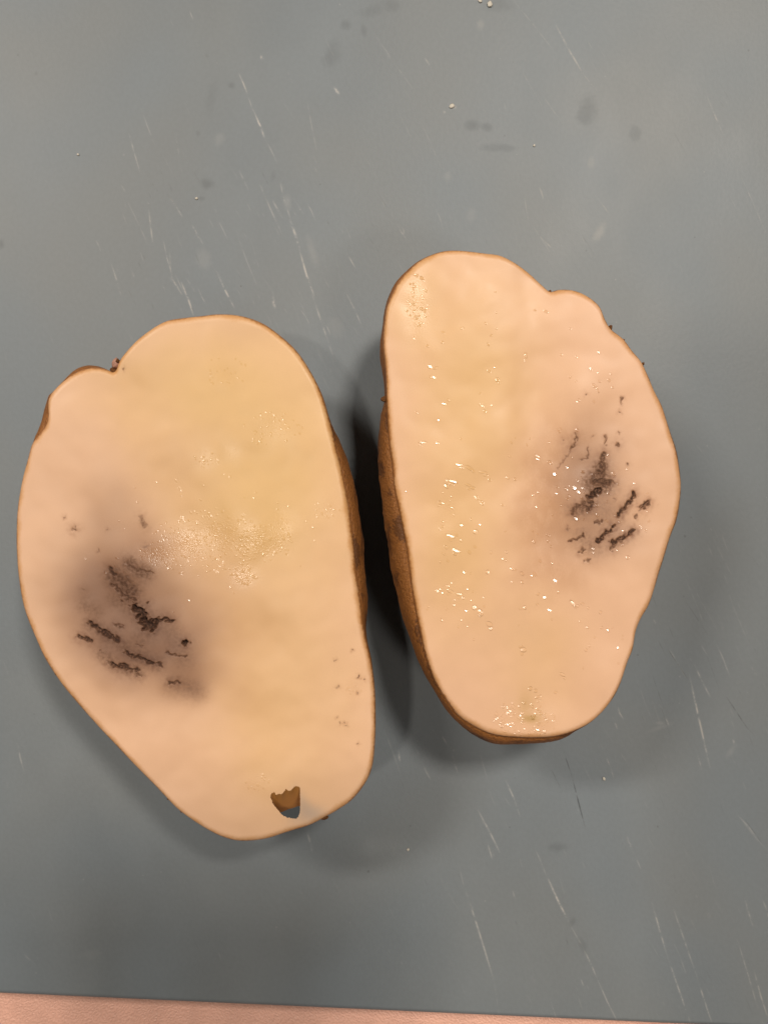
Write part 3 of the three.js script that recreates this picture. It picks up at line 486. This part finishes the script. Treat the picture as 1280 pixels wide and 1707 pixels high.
    const grey = clamp(0.62 * gauss(wa, wb, 1000, 810, 56, 62) + 0.4 * gauss(wa, wb, 955, 780, 50, 60) + 0.5 * gauss(wa, wb, 1010, 890, 62, 45) + 0.25 * gauss(wa, wb, 940, 900, 60, 70) + 0.22 * gauss(wa, wb, 1000, 720, 55, 55));
    c = mixc(c, [0.55, 0.420, 0.335], 0.80 * grey);
    c = mixc(c, [0.62, 0.50, 0.26], 0.5 * gauss(wa, wb, 884, 1195, 15, 7) + 0.25 * gauss(wa, wb, 880, 1170, 12, 24));   // yellowish eye stain
    return c;
  },
  wet: (a, b) => 0.12 + 0.55 * Math.max(gauss(a, b, 695, 510, 28, 60), gauss(a, b, 860, 1195, 50, 32), gauss(a, b, 905, 1205, 22, 22), .6 * gauss(a, b, 760, 1000, 44, 50), .5 * gauss(a, b, 1010, 830, 60, 70), .5 * gauss(a, b, 745, 870, 24, 70)),
  drops() {
    const o = [];
    const strokes = [[765, 775, 9, 1.6, .35], [782, 780, 11, 2, .4], [805, 787, 9, 1.5, .2], [752, 802, 13, 1.6, .2], [780, 808, 8, 1.5, .3], [788, 813, 6, 1.6, .5], [794, 829, 6, 2, .9], [803, 838, 6, 2.2, .6], [792, 886, 5, 3, .5], [704, 737, 9, 1.4, .1], [728, 738, 5, 1.6, .2], [750, 893, 10, 1.4, .5], [760, 917, 10, 2, .5], [800, 1020, 8, 3, .9], [790, 1012, 5, 3, .9], [815, 1040, 8, 3, .6], [812, 953, 4, 2.5, 1], [870, 956, 5, 2, .8], [872, 1083, 7, 3, .3], [868, 1078, 5, 2, .3], [897, 1162, 8, 1.6, -.5], [884, 1148, 4, 2.6, 1], [893, 1152, 4, 2.4, .8], [955, 1006, 9, 1.8, .8], [962, 1010, 5, 1.8, .2], [938, 1125, 7, 1.8, .5], [897, 760, 7, 2, .5], [918, 770, 6, 2, .4], [925, 790, 4, 2.4, .9], [958, 813, 5, 2.6, .8], [964, 820, 5, 2, .7], [995, 826, 4, 2.2, .4], [963, 716, 5, 1.8, .8], [996, 859, 6, 2, .8], [1010, 810, 3, 2, .3], [1046, 929, 4, 2.4, .1], [990, 642, 5, 2, .6], [995, 646, 4, 1.8, .9], [737, 570, 3, 1.8, .9], [726, 613, 6, 1.6, -.2], [829, 632, 5, 2.6, .5], [770, 547, 4, 1.6, 0], [815, 618, 5, 1.5, .4], [803, 675, 6, 1.6, .5], [808, 685, 4, 1.6, .6], [740, 673, 6, 1.4, 0], [1030, 1080, 3, 2, .5], [730, 700, 3, 2, .8], [784, 865, 3, 1.6, .6], [768, 875, 4, 1.6, .5], [870, 970, 4, 1.8, .9], [750, 985, 8, 2, .3], [765, 990, 8, 1.8, .3], [926, 968, 5, 1.8, .8], [897, 990, 4, 2, .5], [908, 996, 4, 2, .6]];
    for (const [x, y, l, w, r] of strokes) { o.push([x, y, l * 0.9, w * 1.5, r + (rnd() - .5) * .3, 0.05 + 0.04 * rnd(), -.07 + (rnd() - .5) * .14, .2 + (rnd() - .5) * .16]); if (l > 6) o.push([x + (rnd() - .5) * l, y + 4 + 3 * rnd(), l * .5, w * 1.2, r + (rnd() - .5) * .5, 0.04, -.07 + (rnd() - .5) * .16, .2 + (rnd() - .5) * .18]); }
    for (const [x, y, rx, ry, n] of [[695, 515, 18, 60, 40], [865, 1195, 45, 28, 70], [905, 1205, 24, 20, 20], [760, 1010, 50, 40, 18], [745, 870, 18, 60, 16], [1010, 850, 75, 80, 44], [900, 800, 60, 120, 20], [830, 970, 120, 110, 34], [985, 630, 40, 50, 16], [1010, 1060, 50, 60, 14], [780, 600, 100, 90, 14], [870, 830, 220, 360, 30]])
      for (let i = 0; i < n; i++) { const q = Math.sqrt(rnd()), t = rnd() * 6.283, s = 1.6 + 1.7 * rnd() * rnd(); o.push([x + q * rx * Math.cos(t), y + q * ry * Math.sin(t), s * (1 + rnd()), s, 0.6 + (rnd() - .5), 0.04 + 0.08 * rnd(), -.07 + (rnd() - .5) * .2, .18 + (rnd() - .5) * .26]); }
    return o;
  },
  buds: [[638, 661, 0.0020, 7, 5, -1, .1, 0, 0], [920, 478, 0.0012, 5, 3, .6, -1, 0, 0], [1022, 540, 0.0012, 6, 4, .5, -.8, 0, 0], [1078, 601, .0014, 5, 3, .7, -.5, 0, 0], [1044, 562, .0013, 5, 3, .7, -.6, 0, 0]],
});

// ---------------------------------------------------------------- crumbs left on the board
{
  const m = new THREE.MeshPhysicalMaterial({ color: new THREE.Color().setRGB(.50, .47, .41), roughness: 0.5 });
  const list = [[816, 8, 5, 3.4, 'pale potato crumb beside a smaller one at the far rim of the board'], [800, 2, 3.4, 2.6, 'smaller pale crumb beside a larger one far from the potato halves'], [753, 177, 4.4, 2.6, 'pale crumb on a whitish smear between two damp spots'], [890, 243, 2.2, 2.0, 'tiny white speck beside a faint damp streak'], [131, 258, 2.2, 2.0, 'tiny white speck alone on the plain side of the board'], [328, 331, 2.6, 2.2, 'tiny pale crumb beside a dark damp spot'], [680, 1416, 2.6, 2.4, 'tiny pale speck below the gap between the potato halves'], [1006, 1298, 3, 2.4, 'tiny glassy drop below the half without a hole']];
  list.forEach(([px, py, r, h, label], i) => {
    const g = new THREE.SphereGeometry(1, 12, 9), q = g.attributes.position, u = K * H;
    for (let k = 0; k < q.count; k++) { const v = new THREE.Vector3().fromBufferAttribute(q, k), s = 1 + 0.3 * n3(v.x * 1.6 + i * 7, v.y * 1.6, v.z * 1.6); q.setXYZ(k, v.x * s * r * u * .8, v.y * s * h * u * .5, v.z * s * r * u); }
    g.computeVertexNormals(); g.computeBoundingBox();
    const o = new THREE.Mesh(g, m); o.name = i ? 'potato_crumb_' + String(i).padStart(3, '0') : 'potato_crumb';
    const [x, z] = onPlane(px, py, 0); o.position.set(x, -g.boundingBox.min.y - 0.00005, z); o.rotation.y = i;
    o.userData = { label, category: 'crumb', group: 'crumbs on the board' };
    scene.add(shadowed(o));
  });
}

// ---------------------------------------------------------------- the phone whose shade falls on the board
{
  const g = new THREE.Group(); g.name = 'smartphone'; g.position.set(0.034, H + 0.012, 0.050);
  g.userData = { label: 'dark smartphone held flat above the board', category: 'phone' };
  const body = new THREE.Mesh(new RoundedBoxGeometry(0.08, 0.009, 0.162, 4, 0.004), new THREE.MeshPhysicalMaterial({ color: 0x1c1c1e, roughness: 0.35 })); body.name = 'body'; g.add(body);
  const cam = new THREE.Mesh(new THREE.CylinderGeometry(0.006, 0.006, 0.002, 32), new THREE.MeshPhysicalMaterial({ color: 0x050506, roughness: 0.1 })); cam.name = 'camera_lens'; cam.position.set(-0.034, -0.0054, -0.050); g.add(cam);
  scene.add(shadowed(g));
}

renderer.render(scene, camera);
